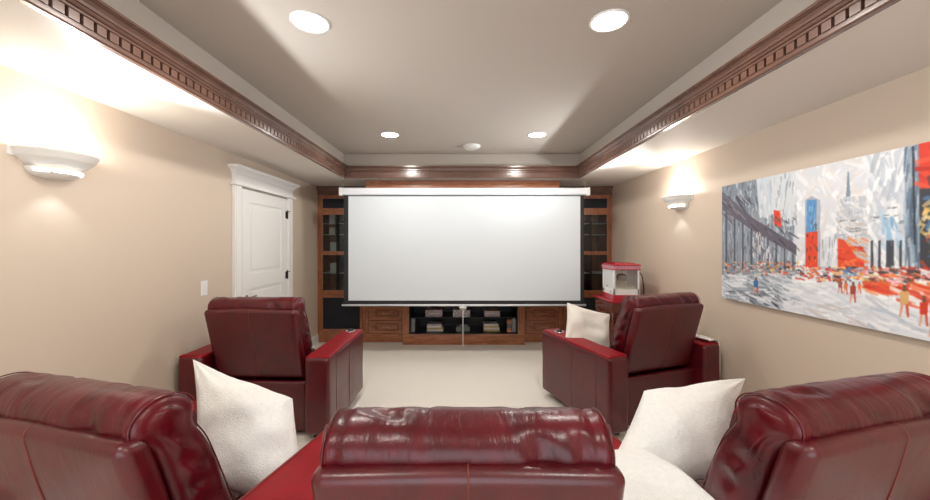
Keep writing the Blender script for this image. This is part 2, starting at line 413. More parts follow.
# ================================================================ ENTERTAINMENT WALL
YT, YC = 5.71, 5.56
def frame_door(parent, name, x0, x1, z0, z1, y, rail, infill, handle=None, mids=(), rb=None):
    m = MB(); rb = rb or rail
    m.box(x0, x0 + rail, y - .02, y, z0, z1, b=.003); m.box(x1 - rail, x1, y - .02, y, z0, z1, b=.003)
    m.box(x0 + rail, x1 - rail, y - .02, y, z0, z0 + rb, b=.003); m.box(x0 + rail, x1 - rail, y - .02, y, z1 - rb, z1, b=.003)
    for q in mids: m.box(x0 + rail, x1 - rail, y - .02, y, q - .03, q + .03, b=.003)
    o = m.build(name, M['wood'], parent)
    m = MB(); m.box(x0 + rail, x1 - rail, y - .012, y - .008, z0 + rb, z1 - rb); m.build('pane' if infill in ('glass', 'glass_dark') else 'cloth_panel', M[infill], o)
    if handle is not None:
        m = MB(); hx, hz = handle; m.cyl((hx, y - .045, hz), .011, .025, 'Y', 14); m.build('knob', M['brass'], o)
    return o
def tower(xa, xb, side, label):
    cx = (xa + xb) / 2; t = empty('cabinet_tower', (cx, YT, 0), 0, label, 'cabinet', 'wooden cabinet towers at both ends of the media wall')
    a, b = xa - cx, xb - cx
    m = MB()
    m.box(a, a + .025, .0, .47, 0, 2.33); m.box(b - .025, b, .0, .47, 0, 2.33); m.box(a, b, .455, .47, 0, 2.33)
    for z in (.14, .76, 1.41, 2.07, 2.30): m.box(a + .025, b - .025, .0, .455, z - .012, z + .012)
    m.box(a, b, -.02, .0, 0, .15, b=.003)                       # plinth
    # face frame
    s0, s1 = (.055, .045)
    m.box(a, a + s0, -.02, 0, .15, 2.33, b=.002); m.box(b - s1, b, -.02, 0, .15, 2.33, b=.002)
    for z0, z1 in ((.15, .18), (.745, .775), (2.065, 2.09), (2.30, 2.33)): m.box(a + s0, b - s1, -.02, 0, z0, z1)
    m.build('carcass', M['wood'], t)
    fa, fb = a + s0, b - s1; inner = fb - .025 if side < 0 else fa + .025
    frame_door(t, 'lower_door', fa, fb, .18, .745, -.02, .035, 'blackcloth', (inner, .6))
    frame_door(t, 'glass_door', fa, fb, .775, 2.065, -.02, .035, 'glass_dark', None, (1.41,), .05)
    mid = (fa + fb) / 2 - side * -.09
    m = MB(); m.box(mid - .012, mid + .012, .02, .45, .775, 2.065); m.build('divider', M['black'], t)
    frame_door(t, 'top_door', fa, fb, 2.09, 2.30, -.02, .03, 'blackcloth')
    for z in (1.08, 1.70, 1.88):
        m = MB(); m.box(a + .03, b - .03, .06, .45, z, z + .010); m.build('shelf', M['alu'], t)
    # crown with dentils
    k = [(0, 0), (.02, 0), (.02, .02), (.03, .025), (.03, .03), (.016, .03), (.016, .062), (.03, .062), (.036, .07), (.05, .09), (.06, .105), (.066, .11), (.066, .129), (0, .129)]
    o = crown('crown_moulding', [(a, -.02), (b, -.02)], [(0, -1)], M['wood_crown'], 2.33, k, (.031, .06, .028)); o.parent = t; del o['kind']
    return t
tower(XL + .003, -1.545, -1, 'left wooden cabinet tower with glazed doors and black lower panel')
tower(1.545, XR - .003, 1, 'right wooden cabinet tower with glazed doors behind the popcorn machine')

def drawer_unit(xa, xb, label):
    cx = (xa + xb) / 2; t = empty('drawer_cabinet', (cx, YT, 0), 0, label, 'cabinet', 'drawer cabinets flanking the media opening')
    a, b = xa - cx, xb - cx
    m = MB(); m.box(a, b, .0, .47, 0, .80); m.box(a, b, -.02, 0, 0, .13, b=.003); m.box(a, a + .04, -.02, 0, .13, .80); m.box(b - .03, b, -.02, 0, .13, .80)
    m.box(a, b, -.035, .47, .80, .83, b=.004)
    m.build('carcass', M['wood_h'], t)
    for z0, z1 in ((.145, .345), (.365, .56), (.58, .78)):
        m = MB(); x0, x1 = a + .045, b - .035; f = -.02
        m.box(x0, x1, f, 0, z0, z1, b=.004)
        for q in ((x0 + .12, x1 - .05, z0 + .045, z0 + .053), (x0 + .12, x1 - .05, z1 - .053, z1 - .045), (x0 + .12, x0 + .128, z0 + .045, z1 - .045), (x1 - .058, x1 - .05, z0 + .045, z1 - .045)):
            m.box(q[0], q[1], f - .003, f + .002, q[2], q[3], 1)
        m.box(x0 + .14, x1 - .07, f - .008, f, z0 + .062, z1 - .062, b=.004)
        o = m.build('drawer', [M['wood_h'], M['groove']], t)
        m = MB(); c = (x0 + x1) / 2 + .03; z = (z0 + z1) / 2
        m.tube([(c - .07, f - .008, z), (c - .07, f - .03, z), (c, f - .036, z), (c + .07, f - .03, z), (c + .07, f - .008, z)], .005); m.build('drawer_pull', M['brass'], o)
drawer_unit(-1.543, -.932, 'three drawer wooden cabinet left of the black media opening')
drawer_unit(.952, 1.543, 'three drawer wooden cabinet right of the black media opening')

t = empty('media_cabinet', (0, YC, 0), 0, 'central wooden media cabinet with open black shelves under the screen', 'cabinet')
m = MB(); xa, xb = -.93, .95
m.box(xa, xa + .095, 0, .60, .16, .80); m.box(xb - .10, xb, 0, .60, .16, .80); m.box(xa, xb, 0, .60, .80, .84, b=.004); m.box(xa, xb, .0, .60, .74, .80)
m.box(xa, xa + .095, .1, .60, .84, 2.33); m.box(xb - .10, xb, .1, .60, .84, 2.33)
m.build('frame', M['wood'], t)
m = MB(); m.box(xa, xb, -.012, .58, 0, .145, b=.004); m.box(xa, xb, -.006, .05, .145, .16, b=.003); m.build('plinth', M['wood_h'], t)
m = MB(); m.box(xa + .095, xb - .10, .02, .60, .146, .165); m.box(xa + .095, xb - .10, .585, .60, .16, .74); m.box(xa + .095, xa + .105, .02, .6, .16, .74); m.box(xb - .11, xb - .1, .02, .6, .16, .74)
m.build('black_interior', M['black'], t)
m = MB(); m.box(xa + .106, xb - .111, .14, .584, .378, .39); m.build('shelf', M['black'], t)
m = MB(); m.box(xa + .095, xb - .10, .56, .60, .84, 2.33); m.build('niche_back', M['blackcloth'], t)
for sx in (xa + .112, xb - .172):
    m = MB(); m.box(sx, sx + .055, .12, .3, .166, .376, b=.003); m.build('speaker', M['grey'], t)
m = MB(); m.box(-1.38, 1.37, -.45, .60, 2.345, 2.455, b=.006); m.box(-1.36, 1.35, -.43, .60, 2.33, 2.345)
m.build('cornice', M['wood_h'], t)
for s in (-1, 1):
    m = MB(); m.box(s * 1.36 - .03, s * 1.36 + .03, -.42, .14, 2.20, 2.33, b=.01); m.build('bracket', M['wood'], t)

# ---- things on the shelves
def box_item(name, x0, x1, z0, z1, y, dpt, mt, label, cat, rot=0, group=None, extra=None):
    cx = (x0 + x1) / 2; m = MB(); m.box(x0 - cx, x1 - cx, 0, dpt, 0, z1 - z0, b=.003)
    o = m.build(name, mt); o.location = (cx, y, z0); o.rotation_euler = (0, 0, rot); tag(o, label, cat, group)
    return o
SH, BT = .391, .166
o = box_item('media_player', -.60, -.33, SH, .50, 5.74, .30, M['greybox'], 'mauve grey box on the upper black shelf, leftmost', 'media player')
m = MB(); m.box(-.08, .10, -.002, .0, .05, .06); m.build('display_slot', M['paper'], o)
o = box_item('game_console', -.16, .115, SH, .505, 5.72, .24, M['speckle'], 'speckled grey console in the middle of the upper black shelf', 'console')
o = box_item('disc_player', .34, .59, SH, .47, 5.74, .30, M['greybox'], 'grey disc player on the upper black shelf, rightmost', 'disc player')
m = MB(); m.box(-.12, .12, -.002, .0, .045, .055); m.box(-.125, .125, 0, .30, .079, .088); m.build('lid', M['paper'], o)
def stack(x, y, z, n, names, base, rots, mats):
    for k in range(n):
        box_item(names[0], x - .135 + .01 * (k % 2), x + .125 - .008 * k, z, z + .028, y + .004 * k, .19, M[mats[k % len(mats)]], base[k], names[1], rots[k % len(rots)], names[2]); z += .029
stack(-.44, 5.72, BT, 4, ('magazine', 'magazine', 'magazines stacked at the left of the lower shelf'),
      ['bottom magazine of the pale stack at the left of the lower shelf', 'yellow magazine second from bottom in the left lower stack', 'white magazine second from top in the left lower stack', 'top magazine of the left lower stack'], (.02, -.06, .08, -.03), ('paper', 'paper_y', 'paper', 'greybox'))
stack(.46, 5.72, BT, 4, ('magazine', 'magazine', 'magazines stacked at the right of the lower shelf'),
      ['bottom magazine of the stack near the salmon pillar candle', 'cream magazine second from bottom in the right lower stack', 'yellow magazine second from top in the right lower stack', 'top magazine of the right lower stack'], (-.05, .05, -.1, .07), ('paper_y', 'paper', 'paper_y', 'paper'))
o = box_item('remote_dock', -.11, .11, BT, .235, 5.72, .16, M['green'], 'low grey green device in the middle of the lower black shelf', 'device')
m = MB(); m.box(-.06, .08, .03, .13, .069, .088, b=.004); m.build('top_piece', M['grey'], o)
t = empty('pillar_candle', (.735, 5.70, BT), 0, 'salmon banded pillar ornament at the right end of the lower shelf', 'candle')
for z in (0, .13):
    m = MB(); m.cyl((0, 0, z), .042, .065, n=20); m.build('wax', M['orange'], t)
m = MB(); m.cyl((0, 0, .065), .038, .065, n=20); m.build('band', M['green'], t)
# pale items in the left tower
for i, (px, z0, hgt, wd, l) in enumerate(((-2.13, 1.891, .15, .085, 'tall white box on the top shelf inside the left glazed tower'),
                              (-2.13, 1.711, .11, .09, 'squat white box under the top shelf inside the left glazed tower'),
                              (-1.80, 1.711, .03, .20, 'flat white box on the right side of the left glazed tower'),
                              (-2.10, 1.423, .16, .12, 'grey white box on the middle shelf inside the left glazed tower'),
                              (-1.82, 1.423, .06, .20, 'low pale box beside the grey white one in the left tower'),
                              (-2.10, 1.091, .15, .12, 'pale box on the lowest glass shelf of the left tower'),
                              (-1.82, 1.091, .05, .20, 'flat pale box on the lowest glass shelf of the left tower'))):
    box_item('storage_box', px - wd / 2, px + wd / 2, z0, z0 + hgt, 5.85, .2, M['paper'], l, 'box', 0, 'pale boxes inside the left glazed tower')

# ---- projection screen
t = empty('projection_screen', (.02, 4.95, .70), 0, 'large white pull-down projection screen with black border hung before the cabinets', 'projection screen')
zo = -.70; xo = -.02
m = MB()
m.box(-1.69 + xo, 1.73 + xo, -.045, .045, 2.225 + zo, 2.325 + zo, b=.018)
m.build('housing', M['alu'], t)
for s in (-1.685, 1.70):
    m = MB(); m.box(s + xo - .012, s + xo + .037, -.048, .048, 2.218 + zo, 2.33 + zo, b=.012); m.build('end_cap', M['white'], t)
m = MB(); x0, x1, x2, x3 = -1.637 + xo, -1.575 + xo, 1.612 + xo, 1.664 + xo
m.box(x0, x3, -.0015, 0, .73 + zo, 2.225 + zo); sc_ = m.build('black_border', M['screen_black'], t)
m = MB(); m.box(x1, x2, -.003, -.0015, .779 + zo, 2.215 + zo); m.build('white_surface', M['screen_white'], t)
m = MB(); m.tube([(-1.665 + xo, 0, .715 + zo), (1.69 + xo, 0, .715 + zo)], .014, 12); m.build('weight_bar', M['alu'], t)
m = MB(); m.tube([(0 + xo, -.012, .715 + zo), (0 + xo, -.012, .17 + zo)], .0045, 8)
m.box(-.05 + xo, .05 + xo, -.03, -.012, .675 + zo, .70 + zo, b=.004); m.tube([(xo - .035, -.02, .68 + zo), (xo - .03, -.02, .655 + zo), (xo + .03, -.02, .655 + zo), (xo + .035, -.02, .68 + zo)], .004)
m.cyl((xo, -.012, .15 + zo), .008, .03); m.build('pull_cord', M['white'], t)
for s in (-1.65, 1.68):
    m = MB(); m.tube([(s + xo, 0, 2.32 + zo), (s + xo, 0, ZS + zo)], .0035, 6); m.tube([(s + xo, 0, ZS - .012 + zo), (s + xo, 0, ZS + zo)], .02, 10); m.build('hanging_wire', M['chrome'], t)

# ================================================================ RECLINERS
def make_arm(mb_parent, s, off=.523, yf=.47):
    x = s * off; LA = yf + .46; YM = (yf - .46) / 2
    m = MB(); r = .035
    def fn(p, d): return (p[0], p[1], p[2] + .004 * math.sin(p[1] * 9) * (1 if p[2] > .2 else 0))
    soft(m, (.20, LA, .61), (x, YM, .365), r, (4, 12, 8), fn, .004, 5)
    # vertical seams on the outer side, welt round the top slab
    for sy in (-.30, .02):
        m.tube([(x + s * .0995, sy, .07), (x + s * .1005, sy, .35), (x + s * .0995, sy, .665)], .0028, 6, 0)
    m.tube([(x + s * .094, -.43, .63), (x + s * .094, yf - .03, .63)], .003, 6, 1)
    arm = m.build('arm', [M['leather_flat'], M['thread']], mb_parent)
    m = MB(); soft(m, (.19, LA - .03, .03), (x, YM, .664), .0145, (4, 12, 2), None, .003, 6); o = m.build('arm_pad', M['leather_lit'], arm); 
    m = MB(); m.lathe([(.047, .679), (.050, .686), (.044, .688), (.040, .684), (.038, .682)], cen=(x, .36, 0), n=28); m.lathe([(.0001, .6815), (.04, .6815)], cen=(x, .36, 0), n=28, mi=1)
    m.lathe([(.028, .683), (.026, .70), (.012, .706), (.0001, .706)], cen=(x, .355, 0), n=20, mi=1)
    m.build('cup_holder', [M['chrome'], M['black']], arm)
    return arm
def make_recliner(name, label, cat, group, arms=(-1, 1), offs=(.523, .523), yf=.47):
    t = empty(name, (0, 0, 0), 0, label, cat, group)
    LEAN = .28; CZ = .75
    m = MB()
    def fp(p, d):
        x, y, z = p; bulge = -.016 * (1 - (x / .38) ** 2) * (1 - (z / .29) ** 2) if y < 0 else 0
        return (x, y + bulge - LEAN * (z + CZ - .45), z + (.004 * math.cos(x * 8) if z > .2 else 0))
    soft(m, (.735, .085, .60), (0, -.275, CZ), .036, (16, 3, 14), fp, .001, 4)
    m.build('back_panel', M['leather_flat'], t)
    m = MB()   # centre seam over the top and down the back
    loc = [(-.0432, -.27 + .53 * k / 22) for k in range(23)]
    loc += [(-.0065 - .0367 * math.cos(q * PI / 10), .264 + .0367 * math.sin(q * PI / 10)) for q in range(1, 6)] + [(.03, .3007)]
    pts = [Vector(fp((0, y, z), None)) + Vector((0, -.275, CZ)) for y, z in loc]
    m.tube(pts, .0024, 6)
    m.build('seam', M['thread'], t)
    # overstuffed back cushion, its roll lying over the panel's top edge: one section lofted across
    rc = (-.352, 1.056, .100, .077)
    sec = [(-.2325 - LEAN * (z - .45), z) for z in (.45, .55, .65, .75, .85, .93, .985)]
    for k in range(25):
        a = math.radians(205 - k * (205 + 30) / 24); sec.append((rc[0] + rc[2] * math.cos(a), rc[1] + rc[3] * math.sin(a)))
    sec += [(-.240, .985), (-.215, .94), (-.185, .86), (-.15, .76), (-.115, .66), (-.08, .55), (-.065, .45)]
    # even resampling
    P = [Vector((p[0], p[1])) for p in sec] + [Vector(sec[0])]
    dl = [0]
    for a, b in zip(P, P[1:]): dl.append(dl[-1] + (b - a).length)
    NS = 152; S = []
    for k in range(NS):
        q = dl[-1] * k / NS; i_ = max(i for i in range(len(dl)) if dl[i] <= q + 1e-9); i_ = min(i_, len(P) - 2)
        f_ = (q - dl[i_]) / max(dl[i_ + 1] - dl[i_], 1e-6); S.append(P[i_].lerp(P[i_ + 1], f_))
    for _ in range(6): S = [(S[k - 1] + S[k] * 2 + S[(k + 1) % NS]) / 4 for k in range(NS)]
    Nn = []
    for k in range(NS):
        tt = (S[(k + 1) % NS] - S[k - 1]).normalized(); Nn.append(Vector((-tt[1], tt[0])))
    cy_ = sum(p[0] for p in S) / NS
    if Nn[0].dot(Vector((-1, 0))) < 0: Nn = [-n_ for n_ in Nn]
    def midy(z):
        a = -.2325 - LEAN * (z - .45); b = -.065 - .36 * (z - .45)
        return (a + b) / 2 * (1 - sstep(.90, 1.06, z)) + rc[0] * sstep(.90, 1.06, z)
    HW, RR = .356, .034
    xs = []
    for k in range(7): a = k / 6 * PI / 2; xs.append((-HW + RR * (1 - math.sin(a)) , RR * (1 - math.cos(a))))
    xs = [(-HW + RR * (1 - math.cos(k / 6 * PI / 2)), RR * (1 - math.sin(k / 6 * PI / 2))) for k in range(7)]
    body = [(-HW + RR + (2 * HW - 2 * RR) * k / 60, 0) for k in range(1, 60)]
    xs = xs + body + [(-x, i_) for x, i_ in reversed(xs)]
    vs = []; fs = []
    for x, ins in xs:
        for k in range(NS):
            p = S[k]; kk = sstep(.97, 1.03, p[1]); n_ = Nn[k]
            e = noise.noise(Vector((x * 5, p[0] * 9, p[1] * 6))) * .007
            e += noise.noise(Vector((x * 26 + 6 * p[1], p[0] * 5, p[1] * 5))) * .0038 * (1 - .3 * kk)
            e -= max(0, noise.noise(Vector((x * 12 + 14 * p[0], p[0] * 10, 7))) - .25) * .022 * kk
            e -= .003 * math.exp(-((abs(x) - HW + .045) / .006) ** 2) * kk
            e -= .004 * (.5 + .5 * math.sin(x * 90 + 5 * p[1])) * math.exp(-((abs(x) - HW + .03) / .03) ** 2) * kk
            q = p + n_ * (e - ins); vs.append((x, q[0], q[1]))
    for i_ in range(len(xs) - 1):
        for k in range(NS): fs.append((i_ * NS + k, i_ * NS + (k + 1) % NS, (i_ + 1) * NS + (k + 1) % NS, (i_ + 1) * NS + k))
    for base_, sg in ((0, -1), ((len(xs) - 1) * NS, 1)):
        prev = [base_ + k for k in range(NS)]; ring0 = [Vector(vs[i_]) for i_ in prev]
        for st in range(1, 9):
            f_ = st / 8; cur = []
            for k in range(NS):
                v0 = ring0[k]; y = v0[1] + (midy(v0[2]) - v0[1]) * f_
                z = v0[2] + (min(v0[2], 1.10) - v0[2]) * f_
                bul = .014 * math.sin(f_ * PI / 2)
                bul += .0065 * math.sin(z * 66 + 14 * (y - midy(z)) + 3.5 * noise.noise(Vector((sg * 3, y * 8, z * 6)))) * f_ * (1 - .6 * sstep(.99, 1.05, z))
                cur.append(len(vs)); vs.append((v0[0] + sg * bul, y, z))
            for k in range(NS): fs.append((prev[k], prev[(k + 1) % NS], cur[(k + 1) % NS], cur[k]))
            prev = cur
    m = MB(); m.add(vs, fs, 0, True); cu = m.build('back_cushion', M['leather'], t)
    for sg in (-1, 1):    # welt round both ends of the roll
        m = MB(); m.tube([(sg * (HW - .012), S[k][0] + Nn[k][0] * -.004, S[k][1] + Nn[k][1] * -.004) for k in range(NS) if S[k][1] > .60 and (S[k][0] > midy(S[k][1]) or S[k][1] > 1.03)], .0024, 6)
        m.build('welt', M['leather_flat'], cu)
    # seat, footrest, base
    m = MB()
    def fs_(p, d):
        x, y, z = p; return (x, y, z + (.02 * (1 - (x / .39) ** 2) * (1 - (y / .3) ** 2) if z > 0 else 0))
    soft(m, (.74, .60, .19), (0, .16, .38), .055, (14, 12, 3), fs_, .008, 6, seed=5); m.build('seat', M['leather'], t)
    m = MB(); soft(m, (.76, .07, .40), (0, .445, .26), .03, (12, 2, 8), None, .005, 5); m.build('footrest', M['leather'], t)
    m = MB(); soft(m, (.74, .72, .24), (0, .05, .17), .02, (4, 4, 2)); m.build('base', M['leather_flat'], t)
    m = MB(); soft(m, (.79, .05, .40), (0, -.335, .245), .018, (8, 2, 6), None, .004, 5); m.build('rear_panel', M['leather_flat'], t)
    for sx in (-.48, .48):
        for sy in (-.38, .38):
            m = MB(); m.cyl((sx if arms else sx * .7, sy * .9, 0), .025, .07, n=16, r2=.03)
            m.build('foot', M['foot'], t)
    for s in arms: make_arm(t, s, offs[0] if s < 0 else offs[1], yf)
    if arms:
        m = MB(); s = arms[-1]
        m.tube([(s * .405, -.16, .60), (s * .402, -.22, .66), (s * .402, -.26, .70)], .008, 8); m.cyl((s * .398, -.16, .60), .014, .012, 'X', 12); m.build('recline_bracket', M['chrome'], t)
    return t
R_ = math.radians
grp2 = 'red leather recliners with two arms'
r1 = make_recliner('recliner', 'oxblood leather recliner beside the left wall near the door', 'recliner', grp2, offs=(.485, .523))
r1.location = (-1.662, 3.28, 0); r1.rotation_euler = (0, 0, R_(-1))
r2 = make_recliner('recliner', 'oxblood leather recliner turned inward in front of the popcorn machine', 'recliner', grp2, offs=(.55, .485), yf=.53)
r2.location = (1.60, 3.45, 0); r2.rotation_euler = (0, 0, R_(19.5))
near = 'nearest row of red leather recliners'
c0 = make_recliner('recliner', 'nearest centre oxblood leather recliner seen from directly behind', 'recliner', near, arms=())
c0.location = (.012, 1.29, 0)
cl = make_recliner('recliner', 'nearest left oxblood leather recliner angled inward, cut by the left edge', 'recliner', near, arms=(-1,))
cl.location = (-1.11, 1.47, 0); cl.rotation_euler = (0, 0, R_(-14.5))
cr = make_recliner('recliner', 'nearest right oxblood leather recliner angled inward, cut by the right edge', 'recliner', near, arms=(1,))
cr.location = (1.125, 1.47, 0); cr.rotation_euler = (0, 0, R_(14.5))

def wedge(s, xc, label):
    t = empty('wedge_console', (s * .6 + xc, 1.4, 0), 0, label, 'armrest', 'wedge armrests between the nearest recliners')
    P = [(-.405, 1.0), (-.855, 1.08), (-.64, 1.93), (-.425, 1.93)]
    pts = [(-s * p[0] - s * .6, p[1] - 1.4) for p in P]
    m = MB(); m.prism(pts, .05, .645, b=.03, seg=4, smooth=True); m.build('console_body', M['leather_flat'], t)
    m = MB(); m.prism(pts, .628, .672, b=.018, seg=4, smooth=True); m.build('console_top', M['leather_lit'], t)
    m = MB(); q = [((a[0]) * .985, (a[1]) * .985, .6735) for a in pts]; 
    for i in (1,): 
        a, b = Vector(q[i]), Vector(q[i + 1]); off = Vector((s * -.02, 0, 0)); m.tube([a + off, b + off], .0022, 6)
    m.build('seam', M['thread'], t)
    return t
wedge(-1, .012, 'red leather wedge armrest, top coloured as lit, between the left and centre nearest recliners')
wedge(1, .012, 'leather wedge armrest under the white fleece, right of the centre nearest recliner')

# ================================================================ PILLOWS AND THROWS
def pillow(name, W, H, T, cen, ax, nrm, label, mt, seed, group=None, shear=0.0):
    ax = Vector(ax).normalized(); nrm = Vector(nrm); nrm = (nrm - ax * nrm.dot(ax)).normalized(); ay = nrm.cross(ax)
    N = 44; vs = []; fs = []; ids = {}
    def get(i, j, sd):
        u, v = 2 * i / N - 1, 2 * j / N - 1
        u, v = math.sin(u * PI / 2), math.sin(v * PI / 2)
        edge = i in (0, N) or j in (0, N); key = (i, j, 0 if edge else sd)
        if key in ids: return ids[key]
        x = W / 2 * u * (1 - .07 * (1 - v * v)); y = H / 2 * v * (1 - .07 * (1 - u * u))
        e = max(0, (1 - u * u) * (1 - v * v)) ** .42
        z = sd * T / 2 * e if not edge else 0
        x += shear * y
        q = Vector((x * 4 + seed, y * 4, sd * 2))
        z += (.045 * noise.noise(q) + .018 * noise.noise(q * 2.7)) * (e ** .6)
        rr = math.hypot(abs(u) - 1, abs(v) - 1)
        z += .010 * math.sin(math.atan2(1.001 - abs(v), 1.001 - abs(u)) * 9) * math.exp(-(rr / .5) ** 2) * (e ** .5) * sd
        fz = .0022 * noise.noise(Vector((x, y, z)) * 90 + Vector((seed, 0, 0)))
        ids[key] = len(vs); vs.append((x, y, z + fz)); return ids[key]
    for sd in (1, -1):
        for i in range(N):
            for j in range(N):
                fs.append([get(i, j, sd), get(i + 1, j, sd), get(i + 1, j + 1, sd), get(i, j + 1, sd)])
    m = MB(); m.add(vs, fs, 0, True); o = m.build(name, mt)
    mt_ = Matrix((ax, ay, nrm)).transposed().to_4x4(); mt_.translation = Vector(cen); o.matrix_world = mt_
    return tag(o, label, 'pillow', group)
pillow('throw_pillow', .52, .42, .23, (-.965, 1.62, .705), (.93, .05, -.40), (.10, -.60, .78), 'fluffy white pillow on the seat between the left and centre nearest recliners', M['fuzzy'], 1.3, shear=-.85)
pillow('throw_pillow', .54, .40, .23, (.965, 1.62, .725), (.95, .08, .08), (-.10, -.60, .78), 'fluffy white pillow on the right nearest recliner above the white fleece', M['fuzzy'], 5.1, shear=1.1)
pillow('throw_pillow', .47, .40, .18, (1.215, 3.50, .74), (.95, .15, -.27), (-.15, -.85, .45), 'off-white pillow on the seat of the recliner by the popcorn machine', M['cotton'], 9.4)

# fleece over the right wedge
m = MB(); NR, NA = 20, 64; vs = [(.685, 1.24, .735 + .016 * noise.noise(Vector((.685 * 7, 1.24 * 7, 0))))]; fs = []
for i in range(1, NR + 1):
    for j in range(NA):
        a = 2 * PI * j / NA; rr = i / NR
        ex = abs(math.cos(a)) ** 2.6 + abs(math.sin(a)) ** 2.6; k = ex ** (-1 / 2.6)
        x = .685 + .235 * rr * k * math.cos(a) + .03 * rr * math.sin(a); y = 1.24 + .28 * rr * k * math.sin(a)
        n_ = noise.noise(Vector((x * 7, y * 7, 0)))
        z = .680 + .055 * (1 - rr ** 6) ** .5 + .016 * n_ * (1 - rr ** 4)
        edge = .787 + (-.25) * (y - 1.26)
        z -= .10 * sstep(edge + .01, edge + .14, x)
        z += .003 * noise.noise(Vector((x * 60, y * 60, 0)))
        vs.append((x, y, z))
for j in range(NA): fs.append((0, 1 + j, 1 + (j + 1) % NA))
for i in range(NR - 1):
    for j in range(NA): a = 1 + i * NA; b = a + NA; fs.append((a + j, b + j, b + (j + 1) % NA, a + (j + 1) % NA))
o0 = len(vs); vs += [(v[0], v[1], min(v[2], .676) if i_ >= 0 else 0) for i_, v in enumerate(vs[-NA:])]
a = 1 + (NR - 1) * NA
for j in range(NA): fs.append((a + j, o0 + j, o0 + (j + 1) % NA, a + (j + 1) % NA))
fs.append(tuple(range(o0, o0 + NA)))
m.add(vs, fs, 0, True); o = m.build('fleece_throw', M['fuzzy']); tag(o, 'folded white fleece lying over the wedge armrest right of the centre recliner', 'throw blanket')

# small throw over the outer arm of the right recliner
m = MB(); prof2 = []
ca, sa = math.cos(R_(16)), math.sin(R_(16))
line = [(.50, .697), (.53, .70), (.57, .70), (.605, .692), (.622, .66), (.624, .5), (.62, .33)]
vs = []; NY = 14
for j in range(NY + 1):
    y = -.43 + .34 * j / NY
    for q, (x, z) in enumerate(line):
        vs.append((x + .004 * noise.noise(Vector((x * 9, y * 12, z * 6))), y, z + .006 * noise.noise(Vector((x * 14, y * 14, 0)))))
k = len(line)
fs = [(j * k + q, j * k + q + 1, (j + 1) * k + q + 1, (j + 1) * k + q) for j in range(NY) for q in range(k - 1)]
m.add(vs, fs, 0, True); o = m.build('arm_throw', M['cotton']); o.location = (1.60 - .038 * math.cos(R_(19.5)) + .013, 3.45 - .038 * math.sin(R_(19.5)), 0); o.rotation_euler = (0, 0, R_(19.5))
sm = o.modifiers.new('thickness', 'SOLIDIFY'); sm.thickness = .012; sm.offset = 1
tag(o, 'white cloth draped over the far right arm of the recliner by the popcorn machine', 'throw blanket')

# ================================================================ POPCORN MACHINE AND CART
t = empty('popcorn_cart', (2.035, 4.53, 0), 0, 'dark mahogany side cabinet with red top under the popcorn machine', 'side cabinet')
W, D, H = .54, .54, .885
m = MB(); m.box(-W / 2 - .015, W / 2 + .015, -D / 2 - .015, D / 2 + .015, H - .028, H, b=.006); m.build('cart_top', M['redmetal'], t)
m = MB()
m.box(-W / 2, W / 2, -D / 2, D / 2, H - .15, H - .028, b=.004); m.box(-W / 2, W / 2, -D / 2, D / 2, .10, .16, b=.004)
m.box(-W / 2 + .02, W / 2 - .02, -D / 2 + .03, D / 2 - .02, .16, H - .15)
# arched fretwork under the apron, front and left side
for s in range(5):
    x0 = -W / 2 + .05 + s * .088
    m.box(x0, x0 + .012, -D / 2 + .004, -D / 2 + .02, .17, H - .16)
    m.tube([(x0 + .012 + .076 * q / 8, -D / 2 + .012, H - .24 + .06 * math.sin(PI * q / 8)) for q in range(9)], .006, 6)
for s in range(4):
    y0 = -D / 2 + .05 + s * .11
    m.box(-W / 2 - .002, -W / 2 + .016, y0, y0 + .012, .17, H - .16)
    m.tube([(-W / 2 + .004, y0 + .012 + .088 * q / 8, H - .24 + .06 * math.sin(PI * q / 8)) for q in range(9)], .006, 6)
m.build('cart_body', M['mahogany'], t)
for sx in (-1, 1):
    for sy in (-1, 1):
        m = MB(); x, y = sx * (W / 2 - .02), sy * (D / 2 - .02)
        m.lathe([(.0001, 0), (.018, 0), (.026, .03), (.018, .06), (.024, .10), (.024, .16), (.018, .2), (.026, .45), (.018, .68), (.026, .72), (.026, .74), (.0001, .74)], cen=(x, y, 0), n=14); m.build('turned_leg', M['mahogany'], t)
t = empty('popcorn_machine', (1.945, 4.45, .886), R_(0), 'red and white tabletop popcorn machine with clear sides', 'popcorn machine')
W, D = .31, .34
m = MB(); m.box(-W / 2, W / 2, -D / 2, D / 2, .0, .065, b=.006); m.box(-W / 2 - .006, W / 2 + .006, -D / 2 - .006, D / 2 + .006, .0, .012); m.build('base', M['redmetal'], t)
m = MB()
for sx in (-1, 1):
    for sy in (-1, 1): m.box(sx * (W / 2 - .012) - .010, sx * (W / 2 - .012) + .010, sy * (D / 2 - .012) - .010, sy * (D / 2 - .012) + .010, .065, .37)
m.box(-W / 2 + .002, W / 2 - .002, -D / 2 + .002, -D / 2 + .008, .065, .135); m.box(-W / 2 + .002, -W / 2 + .008, -D / 2, D / 2, .065, .135)
m.box(W / 2 - .008, W / 2 - .002, -D / 2, D / 2, .065, .135); m.box(-W / 2 + .002, W / 2 - .002, D / 2 - .008, D / 2 - .002, .065, .135)
m.build('white_frame', M['white'], t)
m = MB(); m.box(-W / 2 + .02, W / 2 - .02, -D / 2 + .003, -D / 2 + .006, .135, .37); m.build('clear_panel', M['glass'], t)
for x in (-W / 2 + .003, W / 2 - .006):
    m = MB(); m.box(x, x + .003, -D / 2 + .02, D / 2 - .02, .135, .37); m.build('milky_panel', M['glass_milky'], t)
m = MB(); m.box(-W / 2 - .008, W / 2 + .008, -D / 2 - .008, D / 2 + .008, .368, .415, b=.004); m.build('canopy_band', mat('pale_red_band', (.50, .22, .26), .3), t)
m = MB()
